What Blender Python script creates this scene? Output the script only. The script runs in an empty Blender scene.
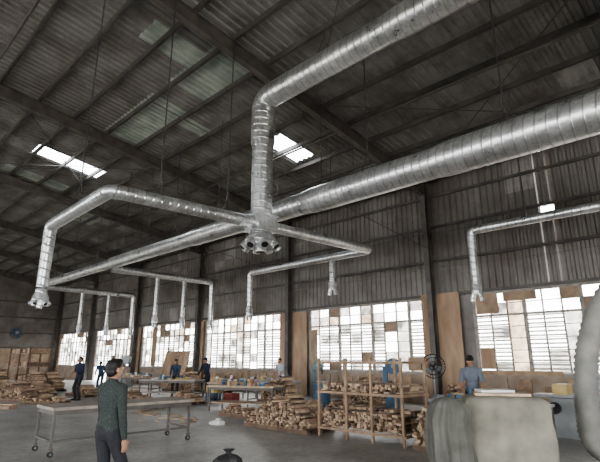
import bpy, math, random
import numpy as np
from mathutils import Vector, Matrix
random.seed(7)
rnd=random.uniform
SC=bpy.context.scene.collection

# ---------------------------------------------------------------- materials
def new_mat(name):
    m=bpy.data.materials.new(name); m.use_nodes=True
    nt=m.node_tree; return m,nt,nt.nodes['Principled BSDF']
def mat(name,col,rough=.7,metal=0,scale=4,amt=.25,bump=.0,col2=None,detail=5,stretch=(1,1,1)):
    m,nt,b=new_mat(name); N=nt.nodes;L=nt.links
    tc=N.new('ShaderNodeTexCoord'); mp=N.new('ShaderNodeMapping'); mp.inputs['Scale'].default_value=stretch
    n=N.new('ShaderNodeTexNoise'); n.inputs['Scale'].default_value=scale; n.inputs['Detail'].default_value=detail
    L.new(tc.outputs['Object'],mp.inputs[0]); L.new(mp.outputs[0],n.inputs['Vector'])
    r=N.new('ShaderNodeValToRGB'); r.color_ramp.elements[0].position=.3; r.color_ramp.elements[1].position=.7
    c=Vector(col); c2=Vector(col2) if col2 else c*(1+amt)
    c1=c*(1-amt) if not col2 else c
    r.color_ramp.elements[0].color=(*c1,1); r.color_ramp.elements[1].color=(*[min(1,k) for k in c2],1)
    L.new(n.outputs['Fac'],r.inputs[0]); L.new(r.outputs[0],b.inputs['Base Color'])
    b.inputs['Roughness'].default_value=rough; b.inputs['Metallic'].default_value=metal
    if bump:
        bp=N.new('ShaderNodeBump'); bp.inputs['Strength'].default_value=bump; bp.inputs['Distance'].default_value=.02
        L.new(n.outputs['Fac'],bp.inputs['Height']); L.new(bp.outputs[0],b.inputs['Normal'])
    return m

def duct_mat():
    m,nt,b=new_mat('galvanised_spiral_duct'); N=nt.nodes;L=nt.links
    uv=N.new('ShaderNodeUVMap'); sp=N.new('ShaderNodeSeparateXYZ'); L.new(uv.outputs[0],sp.inputs[0])
    d=N.new('ShaderNodeMath'); d.operation='MULTIPLY_ADD'; d.inputs[1].default_value=1/.20
    L.new(sp.outputs['Y'],d.inputs[0]); L.new(sp.outputs['X'],d.inputs[2])
    fr=N.new('ShaderNodeMath'); fr.operation='FRACT'; L.new(d.outputs[0],fr.inputs[0])
    rp=N.new('ShaderNodeValToRGB'); e=rp.color_ramp.elements
    e[0].position=0;e[0].color=(1,1,1,1);e[1].position=.13;e[1].color=(0,0,0,1)
    x=e.new(.93);x.color=(0,0,0,1);x=e.new(1);x.color=(1,1,1,1)
    L.new(fr.outputs[0],rp.inputs[0])
    tc=N.new('ShaderNodeTexCoord'); n=N.new('ShaderNodeTexNoise'); n.inputs['Scale'].default_value=3; n.inputs['Detail'].default_value=6
    L.new(tc.outputs['Object'],n.inputs['Vector'])
    vo=N.new('ShaderNodeTexVoronoi'); vo.inputs['Scale'].default_value=18; L.new(tc.outputs['Object'],vo.inputs['Vector'])
    c=N.new('ShaderNodeValToRGB'); c.color_ramp.elements[0].position=.3; c.color_ramp.elements[1].position=.7
    c.color_ramp.elements[0].color=(.56,.59,.61,1); c.color_ramp.elements[1].color=(.88,.91,.92,1)
    L.new(n.outputs['Fac'],c.inputs[0])
    mx=N.new('ShaderNodeMixRGB'); mx.blend_type='MULTIPLY'; mx.inputs[0].default_value=.3
    L.new(c.outputs[0],mx.inputs[1]); L.new(vo.outputs['Color'],mx.inputs[2])
    hs=N.new('ShaderNodeHueSaturation'); hs.inputs['Saturation'].default_value=.15; L.new(mx.outputs[0],hs.inputs['Color'])
    mx2=N.new('ShaderNodeMixRGB'); mx2.inputs[2].default_value=(.25,.26,.27,1)
    sm=N.new('ShaderNodeMath'); sm.operation='MULTIPLY'; sm.inputs[1].default_value=.6
    L.new(rp.outputs[0],sm.inputs[0]); L.new(sm.outputs[0],mx2.inputs[0]); L.new(hs.outputs[0],mx2.inputs[1])
    L.new(mx2.outputs[0],b.inputs['Base Color'])
    bp=N.new('ShaderNodeBump'); bp.inputs['Strength'].default_value=.65; bp.inputs['Distance'].default_value=.015
    L.new(rp.outputs[0],bp.inputs['Height']); L.new(bp.outputs[0],b.inputs['Normal'])
    rr=N.new('ShaderNodeMapRange'); rr.inputs[3].default_value=.2; rr.inputs[4].default_value=.42
    L.new(n.outputs['Fac'],rr.inputs[0]); L.new(rr.outputs[0],b.inputs['Roughness'])
    b.inputs['Metallic'].default_value=.82
    return m

def sheet_mat(name,dark,light,rust,roofpatch=True):
    m,nt,b=new_mat(name); N=nt.nodes;L=nt.links
    tc=N.new('ShaderNodeTexCoord'); mp=N.new('ShaderNodeMapping'); mp.inputs['Scale'].default_value=(1/1.0,1/3.3,0 if roofpatch else .4)
    L.new(tc.outputs['Object'],mp.inputs[0])
    fl=N.new('ShaderNodeVectorMath'); fl.operation='FLOOR'; L.new(mp.outputs[0],fl.inputs[0])
    wn=N.new('ShaderNodeTexWhiteNoise'); L.new(fl.outputs[0],wn.inputs['Vector'])
    r=N.new('ShaderNodeValToRGB'); e=r.color_ramp.elements
    e[0].position=0; e[0].color=(*dark,1); e[1].position=.9; e[1].color=(*[ a*.7+c*.3 for a,c in zip(dark,light)],1)
    x=e.new(.98); x.color=(*light,1)
    L.new(wn.outputs['Value'],r.inputs[0])
    n=N.new('ShaderNodeTexNoise'); n.inputs['Scale'].default_value=.8; n.inputs['Detail'].default_value=8; n.inputs['Roughness'].default_value=.65
    L.new(tc.outputs['Object'],n.inputs['Vector'])
    r2=N.new('ShaderNodeValToRGB'); r2.color_ramp.elements[0].position=.40; r2.color_ramp.elements[1].position=.62
    r2.color_ramp.elements[0].color=(0,0,0,1); r2.color_ramp.elements[1].color=(.8,.8,.8,1)
    L.new(n.outputs['Fac'],r2.inputs[0])
    mx=N.new('ShaderNodeMixRGB'); mx.inputs[2].default_value=(*rust,1)
    L.new(r2.outputs[0],mx.inputs[0]); L.new(r.outputs[0],mx.inputs[1]); L.new(mx.outputs[0],b.inputs['Base Color'])
    b.inputs['Roughness'].default_value=.6; b.inputs['Metallic'].default_value=.1
    return m

def floor_mat():
    m,nt,b=new_mat('dusty_concrete'); N=nt.nodes;L=nt.links
    tc=N.new('ShaderNodeTexCoord')
    n=N.new('ShaderNodeTexNoise'); n.inputs['Scale'].default_value=.5; n.inputs['Detail'].default_value=9; n.inputs['Roughness'].default_value=.65
    n2=N.new('ShaderNodeTexNoise'); n2.inputs['Scale'].default_value=9; n2.inputs['Detail'].default_value=6
    L.new(tc.outputs['Object'],n.inputs['Vector']);L.new(tc.outputs['Object'],n2.inputs['Vector'])
    r=N.new('ShaderNodeValToRGB'); r.color_ramp.elements[0].position=.38; r.color_ramp.elements[1].position=.62
    r.color_ramp.elements[0].color=(.28,.275,.26,1); r.color_ramp.elements[1].color=(.50,.495,.475,1)
    L.new(n.outputs['Fac'],r.inputs[0])
    r2=N.new('ShaderNodeValToRGB'); r2.color_ramp.elements[0].color=(.74,.72,.69,1);r2.color_ramp.elements[0].position=.38; r2.color_ramp.elements[1].position=.58
    L.new(n2.outputs['Fac'],r2.inputs[0])
    mx=N.new('ShaderNodeMixRGB'); mx.blend_type='MULTIPLY'; mx.inputs[0].default_value=.8
    L.new(r.outputs[0],mx.inputs[1]);L.new(r2.outputs[0],mx.inputs[2]);L.new(mx.outputs[0],b.inputs['Base Color'])
    b.inputs['Roughness'].default_value=.42
    return m

def glass_mat(name,tint,diff,dc=(.6,.58,.54)):
    m=bpy.data.materials.new(name); m.use_nodes=True; nt=m.node_tree; nt.nodes.clear()
    N=nt.nodes;L=nt.links
    o=N.new('ShaderNodeOutputMaterial'); t=N.new('ShaderNodeBsdfTransparent'); t.inputs[0].default_value=(*tint,1)
    d=N.new('ShaderNodeBsdfDiffuse'); d.inputs[0].default_value=(*dc,1)
    tc=N.new('ShaderNodeTexCoord'); n=N.new('ShaderNodeTexNoise'); n.inputs['Scale'].default_value=2.5; n.inputs['Detail'].default_value=6
    L.new(tc.outputs['Object'],n.inputs['Vector'])
    mr=N.new('ShaderNodeMapRange'); mr.inputs[1].default_value=.35; mr.inputs[2].default_value=.7; mr.inputs[3].default_value=diff*.4; mr.inputs[4].default_value=min(.97,diff*1.6)
    L.new(n.outputs['Fac'],mr.inputs[0])
    mx=N.new('ShaderNodeMixShader'); L.new(mr.outputs[0],mx.inputs[0]); L.new(t.outputs[0],mx.inputs[1]); L.new(d.outputs[0],mx.inputs[2]); L.new(mx.outputs[0],o.inputs[0])
    return m

M={}
M['duct']=duct_mat()
M['wire']=mat('steel_wire',(.10,.10,.10),.5,.4)
M['steel']=mat('painted_dark_steel',(.085,.08,.075),.6,.1,3,.3,col2=(.16,.14,.125))
M['purlin']=mat('dusty_purlin_steel',(.11,.102,.095),.6,.2,2,.3)
M['roof']=sheet_mat('corrugated_roof_sheet',(.225,.218,.21),(.42,.42,.40),(.13,.115,.10))
M['rooffib']=mat('aged_fibreglass_lit_tone',(.24,.28,.24),.7,0,1.5,.2,col2=(.48,.52,.46))  # pale diffuse colour stands in for daylight through the translucent sheets
M['wallsheet']=sheet_mat('corrugated_wall_sheet',(.20,.185,.17),(.36,.34,.32),(.13,.107,.09),False)
M['floor']=floor_mat()
M['block']=mat('stained_low_wall',(.24,.18,.135),.85,0,2,.3,.3,col2=(.38,.31,.25))
M['ply']=mat('plywood_panel',(.29,.19,.12),.75,0,3,.3,0,col2=(.46,.335,.23),stretch=(1,1,.3))
M['ply2']=mat('cardboard_panel',(.33,.24,.17),.85,0,3,.25)
M['frame']=mat('weathered_frame_glare_tone',(.30,.27,.24),.7,.0,5,.3)  # tan lightened so the colour carries the glare around the panes
M['slat']=mat('louvre_slat',(.52,.50,.46),.6,0,5,.2)
M['glass']=glass_mat('dirty_glass',(.93,.92,.90),.35)
M['sheet']=glass_mat('plastic_sheet',(.36,.335,.30),.72)
M['net']=glass_mat('tan_netting',(.34,.26,.19),.55,(.5,.4,.3))
M['sky']=glass_mat('fibreglass_skylight',(.95,.97,1),.12)
M['ground']=mat('exterior_ground',(.5,.47,.42),.9)
M['wood1']=mat('sawn_wood_light',(.46,.345,.24),.8,0,6,.3)
M['wood2']=mat('sawn_wood_mid',(.30,.21,.145),.8,0,6,.3)
M['wood3']=mat('sawn_wood_dark',(.15,.10,.07),.8,0,6,.3)
M['white']=mat('off_white_paint',(.66,.65,.62),.6,0,4,.1)
M['grey']=mat('grey_machine_paint',(.26,.27,.27),.5,.2,4,.15)
M['blue']=mat('blue_machine_paint',(.05,.11,.18),.5,.1,4,.2)
M['teal']=mat('teal_machine_paint',(.10,.16,.17),.45,.1,4,.2)
M['yellow']=mat('yellow_plastic',(.45,.34,.14),.5,0,4,.2)
M['red']=mat('red_plastic',(.28,.07,.06),.5,0,4,.2)
M['black']=mat('black_rubber_and_mouth_shade',(.02,.02,.02),.6,0,4,.2)  # also used for the painted shade in duct mouths
M['cloth']=mat('dark_canvas',(.105,.103,.088),.9,0,5,.3,.6)
M['cloth2']=mat('faded_canvas',(.235,.22,.18),.9,0,4,.25,.6)
M['hose']=mat('beige_flexible_hose',(.22,.215,.195),.7,0,5,.2)
M['tabletop']=mat('worn_table_top',(.34,.29,.245),.6,0,4,.3)
M['skin']=mat('skin',(.34,.19,.125),.55,0,6,.1)
M['hair']=mat('black_hair',(.012,.010,.009),.6,0,40,.4)
M['eye']=mat('eye_white',(.7,.68,.65),.3)
M['pupil']=mat('dark_iris',(.02,.012,.01),.3)
M['lip']=mat('lips',(.30,.13,.10),.5)
M['shoe']=mat('shoe_leather',(.03,.028,.026),.6)
M['s_grey']=mat('dark_green_grey_sweater',(.036,.046,.042),.95,0,60,.4,.3)
M['s_navy']=mat('navy_shirt',(.02,.028,.05),.9,0,20,.2)
M['s_blue']=mat('blue_shirt',(.045,.065,.11),.9,0,20,.2)
M['s_lite']=mat('pale_shirt',(.42,.44,.47),.9,0,20,.1)
M['s_mid']=mat('grey_blue_shirt',(.16,.18,.22),.9,0,20,.1)
M['p_dark']=mat('dark_trousers',(.025,.025,.03),.9,0,20,.2)
M['p_jean']=mat('jeans_denim',(.04,.055,.09),.9,0,20,.2)

# ---------------------------------------------------------------- mesh builder
class MB:
    def __init__(s): s.v=[];s.f=[];s.m=[];s.sm=[];s.uv=[];s.mats=[]
    def mi(s,k):
        if k not in s.mats: s.mats.append(k)
        return s.mats.index(k)
    def add(s,vs,fs,k,smooth=False,uvs=None):
        o=len(s.v); s.v+= [tuple(v) for v in vs]; i=s.mi(k)
        for j,f in enumerate(fs):
            s.f.append([o+a for a in f]); s.m.append(i); s.sm.append(smooth)
            s.uv.append(uvs[j] if uvs else [(0,0.5)]*len(f))
    def box(s,c,d,k,rz=0,R=None):
        c=Vector(c); hx,hy,hz=[x/2 for x in d]
        if R is None: R=Matrix.Rotation(rz,3,'Z')
        vs=[c+R@Vector((x*hx,y*hy,z*hz)) for x,y,z in [(-1,-1,-1),(1,-1,-1),(1,1,-1),(-1,1,-1),(-1,-1,1),(1,-1,1),(1,1,1),(-1,1,1)]]
        s.add(vs,[(3,2,1,0),(4,5,6,7),(0,1,5,4),(1,2,6,5),(2,3,7,6),(3,0,4,7)],k)
    def b2(s,a,b,k):
        a=Vector(a);b=Vector(b); s.box((a+b)/2,[abs(x) for x in (b-a)],k)
    def beam(s,p0,p1,w,h,k):
        p0=Vector(p0);p1=Vector(p1);d=(p1-p0);l=d.length;d/=l
        up=Vector((0,0,1)) if abs(d.z)<.95 else Vector((1,0,0))
        x=d.cross(up).normalized(); z=x.cross(d)
        s.box((p0+p1)/2,(w,l,h),k,R=Matrix((x,d,z)).transposed())
    def cyl(s,p0,p1,r0,k,r1=None,n=12,caps=True,smooth=True):
        r1=r0 if r1 is None else r1
        p0=Vector(p0);p1=Vector(p1);d=(p1-p0); l=d.length; d.normalize()
        x=d.orthogonal().normalized(); y=d.cross(x)
        vs=[];fs=[];uv=[]
        for p,r in((p0,r0),(p1,r1)):
            for i in range(n):
                a=2*math.pi*i/n; vs.append(p+x*math.cos(a)*r+y*math.sin(a)*r)
        for i in range(n):
            j=(i+1)%n; fs.append((i,j,n+j,n+i)); uv.append([(i/n,0),((i+1)/n,0),((i+1)/n,l),(i/n,l)])
        s.add(vs,fs,k,smooth,uv)
        if caps:
            s.add(vs[:n],[tuple(range(n-1,-1,-1))],k); s.add(vs[n:],[tuple(range(n))],k)
    def ell(s,c,r,k,n=12,R=None):
        c=Vector(c);vs=[];fs=[];h=n//2
        for i in range(h+1):
            t=math.pi*i/h
            for j in range(n):
                a=2*math.pi*j/n; p=Vector((math.sin(t)*math.cos(a)*r[0],math.sin(t)*math.sin(a)*r[1],math.cos(t)*r[2]))
                vs.append(c+(R@p if R else p))
        for i in range(h):
            for j in range(n):
                j2=(j+1)%n; fs.append((i*n+j,(i+1)*n+j,(i+1)*n+j2,i*n+j2))
        s.add(vs,fs,k,True)
    def tube(s,pts,rad,k,n=24,smooth=True,cap0=False,cap1=False):
        pts=[Vector(p) for p in pts]; N=len(pts); T=[]
        for i in range(N):
            d=Vector((0,0,0))
            if i>0:d+=(pts[i]-pts[i-1]).normalized()
            if i<N-1:d+=(pts[i+1]-pts[i]).normalized()
            T.append(d.normalized())
        x=T[0].orthogonal().normalized(); vs=[];L=0;Ls=[]
        for i in range(N):
            if i>0: L+=(pts[i]-pts[i-1]).length
            Ls.append(L)
            x=(x-T[i]*x.dot(T[i])).normalized(); y=T[i].cross(x)
            for j in range(n):
                a=2*math.pi*j/n; vs.append(pts[i]+(x*math.cos(a)+y*math.sin(a))*rad[i])
        fs=[];uv=[]
        for i in range(N-1):
            for j in range(n):
                j2=(j+1)%n; fs.append((i*n+j,i*n+j2,(i+1)*n+j2,(i+1)*n+j))
                uv.append([(j/n,Ls[i]),((j+1)/n,Ls[i]),((j+1)/n,Ls[i+1]),(j/n,Ls[i+1])])
        s.add(vs,fs,k,smooth,uv)
        if cap0: s.add(vs[:n],[tuple(range(n-1,-1,-1))],k)
        if cap1: s.add(vs[-n:],[tuple(range(n))],k)
    def loft(s,secs,k,n=36,p=4,jit=0,cap=True,folds=9):
        vs=[]
        for (z,cx,cy,w,d,ro) in secs:
            for j in range(n):
                a=2*math.pi*j/n; ca,sa=math.cos(a),math.sin(a)
                q=(abs(ca)**p+abs(sa)**p)**(-1/p)
                x=ca*q*w/2; y=sa*q*d/2
                jj=1+jit*math.sin(a*folds+z*2.1)*.5+jit*math.sin(a*(folds*2+1)-z*3)*.35+jit*.4*math.sin(z*14+a*3)
                x*=jj;y*=jj
                vs.append((cx+x*math.cos(ro)-y*math.sin(ro),cy+x*math.sin(ro)+y*math.cos(ro),z))
        fs=[]
        for i in range(len(secs)-1):
            for j in range(n):
                j2=(j+1)%n; fs.append((i*n+j,i*n+j2,(i+1)*n+j2,(i+1)*n+j))
        s.add(vs,fs,k,True)
        if cap:
            s.add(vs[:n],[tuple(range(n-1,-1,-1))],k); s.add(vs[-n:],[tuple(range(n))],k)
    def make(s,name,origin=True):
        me=bpy.data.meshes.new(name)
        v=np.array(s.v)
        if origin:
            o=np.array([(v[:,0].min()+v[:,0].max())/2,(v[:,1].min()+v[:,1].max())/2,v[:,2].min()])
        else: o=np.zeros(3)
        v=v-o
        me.from_pydata(v.tolist(),[],s.f)
        for k in s.mats: me.materials.append(M[k])
        me.polygons.foreach_set('material_index',s.m); me.polygons.foreach_set('use_smooth',s.sm)
        u=me.uv_layers.new(name='UVMap'); flat=[c for f in s.uv for q in f for c in q]
        u.data.foreach_set('uv',flat)
        me.update()
        ob=bpy.data.objects.new(name,me); ob.location=o; SC.objects.link(ob); return ob

# ---------------------------------------------------------------- room
XL,XR=-49.3,9.0; YW=17.0; YB=-20.0; YR=-1.5
SL=.141
def roofz(y): return 8.86+SL*(16.8-y) if y>=YR else 8.86+SL*(16.8-YR)-SL*(YR-y)
COLS=[6.85,-1.15,-9.15,-17.1,-25.1,-33.1,-41.1,-49.0]

b=MB(); b.b2((XL,YB,-.2),(XR,YW+.2,0),'floor'); b.make('floor',False)
b=MB(); b.add([(-90,-60,-.22),(50,-60,-.22),(50,60,-.22),(-90,60,-.22)],[(0,1,2,3)],'ground'); b.make('exterior_ground',False)

SKY=[(-21.9,-20.8,5.4,8.3),(-12.65,-11.6,10.9,12.7),(-35,-34,9,11),(-4.8,-3.8,-9,-5),(-14.8,-13.8,-9,-5),(-24,-23,-9,-5)]
FIB=[(-17.2,-13.4,6.6,8.1),(-12.4,-9.6,6.6,8.1),(-11.4,-10.4,5.0,6.6),(-14.4,-13.6,8.1,9.4),(-29,-27,9,11),(-25.2,-24.2,5,8.1)]
b=MB()
ys=sorted({round(v,3) for v in [YW+.25,YR,YB-.3]+[q[2] for q in SKY]+[q[3] for q in SKY]+[q[2] for q in FIB]+[q[3] for q in FIB]+[YW+.25-3.3*i for i in range(1,6)]})
prof=[(0,0),(.09,0),(.125,.05),(.215,.05)]
xs=[]
x=XL-.3
while x<XR+.3:
    for dx,dz in prof: xs.append((x+dx,dz))
    x+=.25
nx=len(xs); vs=[(x,y,roofz(y)+dz) for y in ys for x,dz in xs]; fs=[];f2=[]
inr=lambda Q,xc,yc: any(q[0]<xc<q[1] and q[2]<yc<q[3] for q in Q)
for j in range(len(ys)-1):
    yc=(ys[j]+ys[j+1])/2
    for i in range(nx-1):
        xc=(xs[i][0]+xs[i+1][0])/2
        if inr(SKY,xc,yc): continue
        (f2 if inr(FIB,xc,yc) else fs).append((j*nx+i,j*nx+i+1,(j+1)*nx+i+1,(j+1)*nx+i))
b.add(vs,fs,'roof'); b.add(vs,f2,'rooffib'); b.make('ceiling',False)
for i,q in enumerate(SKY):
    b=MB(); z=lambda y: roofz(y)+.06
    b.add([(q[0]-.1,q[2]-.1,z(q[2]-.1)),(q[1]+.1,q[2]-.1,z(q[2]-.1)),(q[1]+.1,q[3]+.1,z(q[3]+.1)),(q[0]-.1,q[3]+.1,z(q[3]+.1))],[(0,1,2,3)],'sky')
    b.make('skylight' if i==0 else 'skylight.%03d'%i,False)

b=MB()
y=YW-.3
while y>YB:
    z=roofz(y)-.085
    b.b2((XL,y-.03,z-.08),(XR,y+.03,z+.08),'purlin'); b.b2((XL,y-.03,z-.085),(XR,y+.05,z-.07),'purlin')
    y-=1.25
b.make('roof_purlins',False)

for ci,cx in enumerate(COLS):
    b=MB()
    def ibeam(p0,p1,h0,h1,w,k='steel'):
        p0=Vector(p0);p1=Vector(p1)
        vs=[(cx-.01,p0.y,p0.z-h0/2),(cx+.01,p0.y,p0.z-h0/2),(cx+.01,p0.y,p0.z+h0/2),(cx-.01,p0.y,p0.z+h0/2),
            (cx-.01,p1.y,p1.z-h1/2),(cx+.01,p1.y,p1.z-h1/2),(cx+.01,p1.y,p1.z+h1/2),(cx-.01,p1.y,p1.z+h1/2)]
        b.add(vs,[(0,1,2,3),(7,6,5,4),(0,4,5,1),(1,5,6,2),(2,6,7,3),(3,7,4,0)],k)
        for sg in(-1,1):
            b.beam((cx,p0.y,p0.z+sg*h0/2),(cx,p1.y,p1.z+sg*h1/2),w,.02,k)
    c=lambda y,h: roofz(y)-.18-h/2
    ibeam((cx,YW-.3,c(YW-.3,.6)),(cx,11.5,c(11.5,.42)),.6,.42,.2)
    ibeam((cx,11.5,c(11.5,.42)),(cx,2.5,c(2.5,.42)),.42,.42,.2)
    ibeam((cx,2.5,c(2.5,.42)),(cx,YR,c(YR,.6)),.42,.6,.2)
    ibeam((cx,YR,c(YR,.6)),(cx,-9,c(-9,.42)),.6,.42,.2)
    ibeam((cx,-9,c(-9,.42)),(cx,YB+.3,c(YB+.3,.55)),.42,.55,.2)
    for yy in (11.5,2.5): b.box((cx,yy,c(yy,.42)),(.22,.04,.5),'steel')
    for yc in (YW-.3,YB+.3):
        zt=roofz(yc)-.2
        b.box((cx,yc,zt/2),(.012,.3,zt),'steel')
        for sg in(-1,1): b.box((cx,yc+sg*.15,zt/2),(.22,.016,zt),'steel')
    b.make('steel_portal_frame' if ci==0 else 'steel_portal_frame.%03d'%ci,False)

b=MB()
for i in range(len(COLS)-1):
    x0,x1=COLS[i],COLS[i+1]
    for (ya,yb) in ((YW-.5,10),(10,3.5)):
        if i in (1,3,5):
            for A,B in (((x0,ya),(x1,yb)),((x1,ya),(x0,yb))):
                b.cyl((A[0],A[1],roofz(A[1])-.3),(B[0],B[1],roofz(B[1])-.3),.018,'steel',n=6)
for y in (15.8,11.5,2.5):
    b.cyl((XL,y,roofz(y)-.42),(XR,y,roofz(y)-.42),.04,'steel',n=8)
b.make('roof_bracing',False)

# window wall
SILL,WT=1.12,3.95
WIN=[(-.5,6.2),(-7.6,-1.7),(-15.9,-9.75),(-24.6,-18.0),(-32.5,-25.8),(-40.4,-34.2),(-48.5,-42)]
DOORX=(-40.4,-37.9)
def corr_wall(b,x0,x1,z0,z1,y,k):
    vs=[];x=x0;P=[]
    while x<x1:
        for dx,dz in prof: P.append((min(x+dx,x1),dz))
        x+=.25
    for z in(z0,z1): vs+=[(px,y+dz,z) for px,dz in P]
    n=len(P); b.add(vs,[(i,i+1,n+i+1,n+i) for i in range(n-1)],k)
b=MB()
ws=sorted(WIN)
VENT=(-4.9,-4.45,6.45,6.75)
corr_wall(b,XL,VENT[0],WT,roofz(YW)+.05,YW,'wallsheet')
corr_wall(b,VENT[1],XR,WT,roofz(YW)+.05,YW,'wallsheet')
corr_wall(b,VENT[0],VENT[1],WT,VENT[2],YW,'wallsheet'); corr_wall(b,VENT[0],VENT[1],VENT[3],roofz(YW)+.05,YW,'wallsheet')
edge=XL
for w in ws+[(XR,XR)]:
    b.b2((edge,YW,0),(w[0],YW+.12,WT),'wallsheet' if w[0]-edge>1.6 else 'ply')
    edge=w[1]
for w in ws:
    if w[0]==-40.4: b.b2((DOORX[1],YW,0),(w[1],YW+.15,SILL),'block')
    else: b.b2((w[0],YW,0),(w[1],YW+.15,SILL),'block')
for z in (4.05,5.4,6.8,8.1): b.b2((XL,YW-.1,z-.05),(XR,YW-.02,z+.05),'purlin')
for (x0,x1,z0,z1,k) in [(-9.7,-8.1,0,4.1,'ply'),(-17.9,-16.0,0,3.9,'ply'),(-25.7,-24.7,0,3.9,'ply2'),(-34.1,-32.6,0,3.9,'ply2'),(-1.6,-.6,0,4,'ply')]:
    b.b2((x0,YW-.14,z0),(x1,YW-.11,z1),k)
xx=-24
while xx<-1:
    if not any(abs(xx-c)<.4 for c in COLS):
        b.b2((xx,YW-.06,0),(xx+rnd(.2,.5),YW-.02,rnd(.7,1.1)),random.choice(['ply','ply2','block','wood2']))
    xx+=rnd(.4,.9)
b.make('wall_window_side',False)

for wi,(x0,x1) in enumerate(WIN):
    b=MB(); nxc=max(3,round((x1-x0)/.62)); nz=7
    dx=(x1-x0)/nxc; dz=(WT-SILL)/nz
    for i in range(nxc+1):
        x=x0+i*dx; w=.12 if i%3==0 else .04
        b.b2((x-w/2,YW-.02,SILL),(x+w/2,YW+.05,WT),'frame')
    for j in range(nz+1):
        z=SILL+j*dz; w=.09 if j in(0,nz) else .024
        if j==5:w=.07
        b.b2((x0,YW-.015,z-w/2),(x1,YW+.045,z+w/2),'frame')
    for i in range(nxc):
        colr=random.random(); xa,xb=x0+i*dx,x0+(i+1)*dx
        louv=colr>.35
        for j in range(nz):
            r=random.random()
            za,zb=SILL+j*dz,SILL+(j+1)*dz
            k='glass'
            if r<.03: k=None
            elif r<.30: k='sheet'
            elif r<.40: k='net'
            elif r<.42+(.07 if j>=5 else 0): k='ply2'
            if colr<.15 and j<5: k='sheet'
            if .15<=colr<.22: k='net'
            if louv and j<5 and k!='ply2':
                for q in range(3):
                    zz=za+dz*(q+.5)/3
                    b.box(((xa+xb)/2,YW+.05,zz),(dx-.05,.085,.008),'slat',R=Matrix.Rotation(.8,3,'X'))
                b.add([(xa,YW+.09,za),(xb,YW+.09,za),(xb,YW+.09,zb),(xa,YW+.09,zb)],[(0,1,2,3)],'sheet' if r<.2 else 'glass')
            elif k: b.add([(xa,YW+.02,za),(xb,YW+.02,za),(xb,YW+.02,zb),(xa,YW+.02,zb)],[(0,1,2,3)],k)
    if wi==1:
        b.b2((-7.5,YW-.06,3.2),(-6.7,YW-.03,3.9),'ply2'); b.b2((-6.5,YW-.06,3.6),(-5.4,YW-.03,3.9),'ply2'); b.b2((-7.5,YW-.06,1.1),(-4.9,YW-.03,1.25),'ply')
        b.b2((-7.5,YW-.06,1.3),(-7.0,YW-.03,2.0),'ply')
    if wi==2:
        b.b2((-10.5,YW-.06,1.2),(-9.8,YW-.03,1.7),'ply2'); b.b2((-15.8,YW-.06,1.2),(-15.4,YW-.03,3.0),'ply2')
    if wi==4:
        b.b2((-31.0,YW-.06,1.2),(-30.4,YW-.03,3.9),'ply2')
    b.make('window_%d'%(wi+1),False)
b=MB(); b.add([(VENT[0]-.05,YW+.07,VENT[2]-.05),(VENT[1]+.05,YW+.07,VENT[2]-.05),(VENT[1]+.05,YW+.07,VENT[3]+.05),(VENT[0]-.05,YW+.07,VENT[3]+.05)],[(0,1,2,3)],'sky'); b.make('window_8',False)

b=MB()
def yz_wall(x,y0,y1,z0,z1,k,t=.12): b.b2((x,y0,z0),(x+(-t if x<0 else t),y1,z1),k)
yz_wall(XL,YB,YW,0,1.3,'block')
yz_wall(XL,YB,YW,2.6,7.9,'wallsheet')
for (ya,yb) in ((YB,-15),(-9,-3),(3,9.2),(12.2,YW)): yz_wall(XL,ya,yb,1.3,2.6,'ply2')
n=30
vs=[]
for i in range(n+1):
    y=YB+(YW-YB)*i/n; vs+=[(XL,y,7.9),(XL,y,roofz(y))]
b.add(vs,[(2*i,2*i+2,2*i+3,2*i+1) for i in range(n)],'wallsheet')
for z in (2.7,4,5.4,6.8): b.b2((XL,YB,z-.06),(XL+.1,YW,z+.06),'purlin')
b.make('wall_far_end',False)
b=MB()
yz_wall(XR,-20,-12,0,8,'wallsheet'); yz_wall(XR,4,YW,0,8,'wallsheet'); yz_wall(XR,-12,4,5,8,'wallsheet')
vs=[]
for i in range(n+1):
    y=YB+(YW-YB)*i/n; vs+=[(XR,y,7.9),(XR,y,roofz(y))]
b.add(vs,[(2*i,2*i+2,2*i+3,2*i+1) for i in range(n)],'wallsheet')
b.make('wall_near_end',False)
b=MB()
b.b2((XL,YB-.12,0),(XR,YB,1.1),'block'); b.b2((XL,YB-.12,5),(XR,YB,roofz(YB)+.05),'wallsheet')
for c in COLS: b.b2((c-.4,YB-.12,1.1),(c+.4,YB,5),'wallsheet')
b.make('wall_rear',False)

# ---------------------------------------------------------------- ducts
def bend_path(P,R,seg=5):
    pts=[];rad=[];joint=[]
    for i,(p,r) in enumerate(P):
        p=Vector(p)
        if i in(0,len(P)-1): pts.append(p);rad.append(r);continue
        a=(Vector(P[i-1][0])-p);c=(Vector(P[i+1][0])-p)
        la,lc=a.length,c.length; a.normalize();c.normalize()
        ang=a.angle(c)
        if ang>3.0: pts.append(p);rad.append(r);continue
        Rb=R*r; t=min(Rb/math.tan(ang/2),la*.45,lc*.45); Rb=t*math.tan(ang/2)
        cen=p+(a+c).normalized()*(Rb/math.sin(ang/2))
        s=p+a*t-cen; e=p+c*t-cen; tot=s.angle(e)
        ax=s.cross(e).normalized()
        for q in range(seg+1):
            v=Matrix.Rotation(tot*q/seg,3,ax)@s
            pts.append(cen+v);rad.append(r);joint.append(len(pts)-1)
    return pts,rad,joint
def collar(b,p,d,r,w=.05,e=.022,k='duct',n=24):
    p=Vector(p);d=Vector(d).normalized()
    b.tube([p-d*w/2,p-d*w/2,p+d*w/2,p+d*w/2],[r*.99,r+e,r+e,r*.99],k,n=n,smooth=False)
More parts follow.
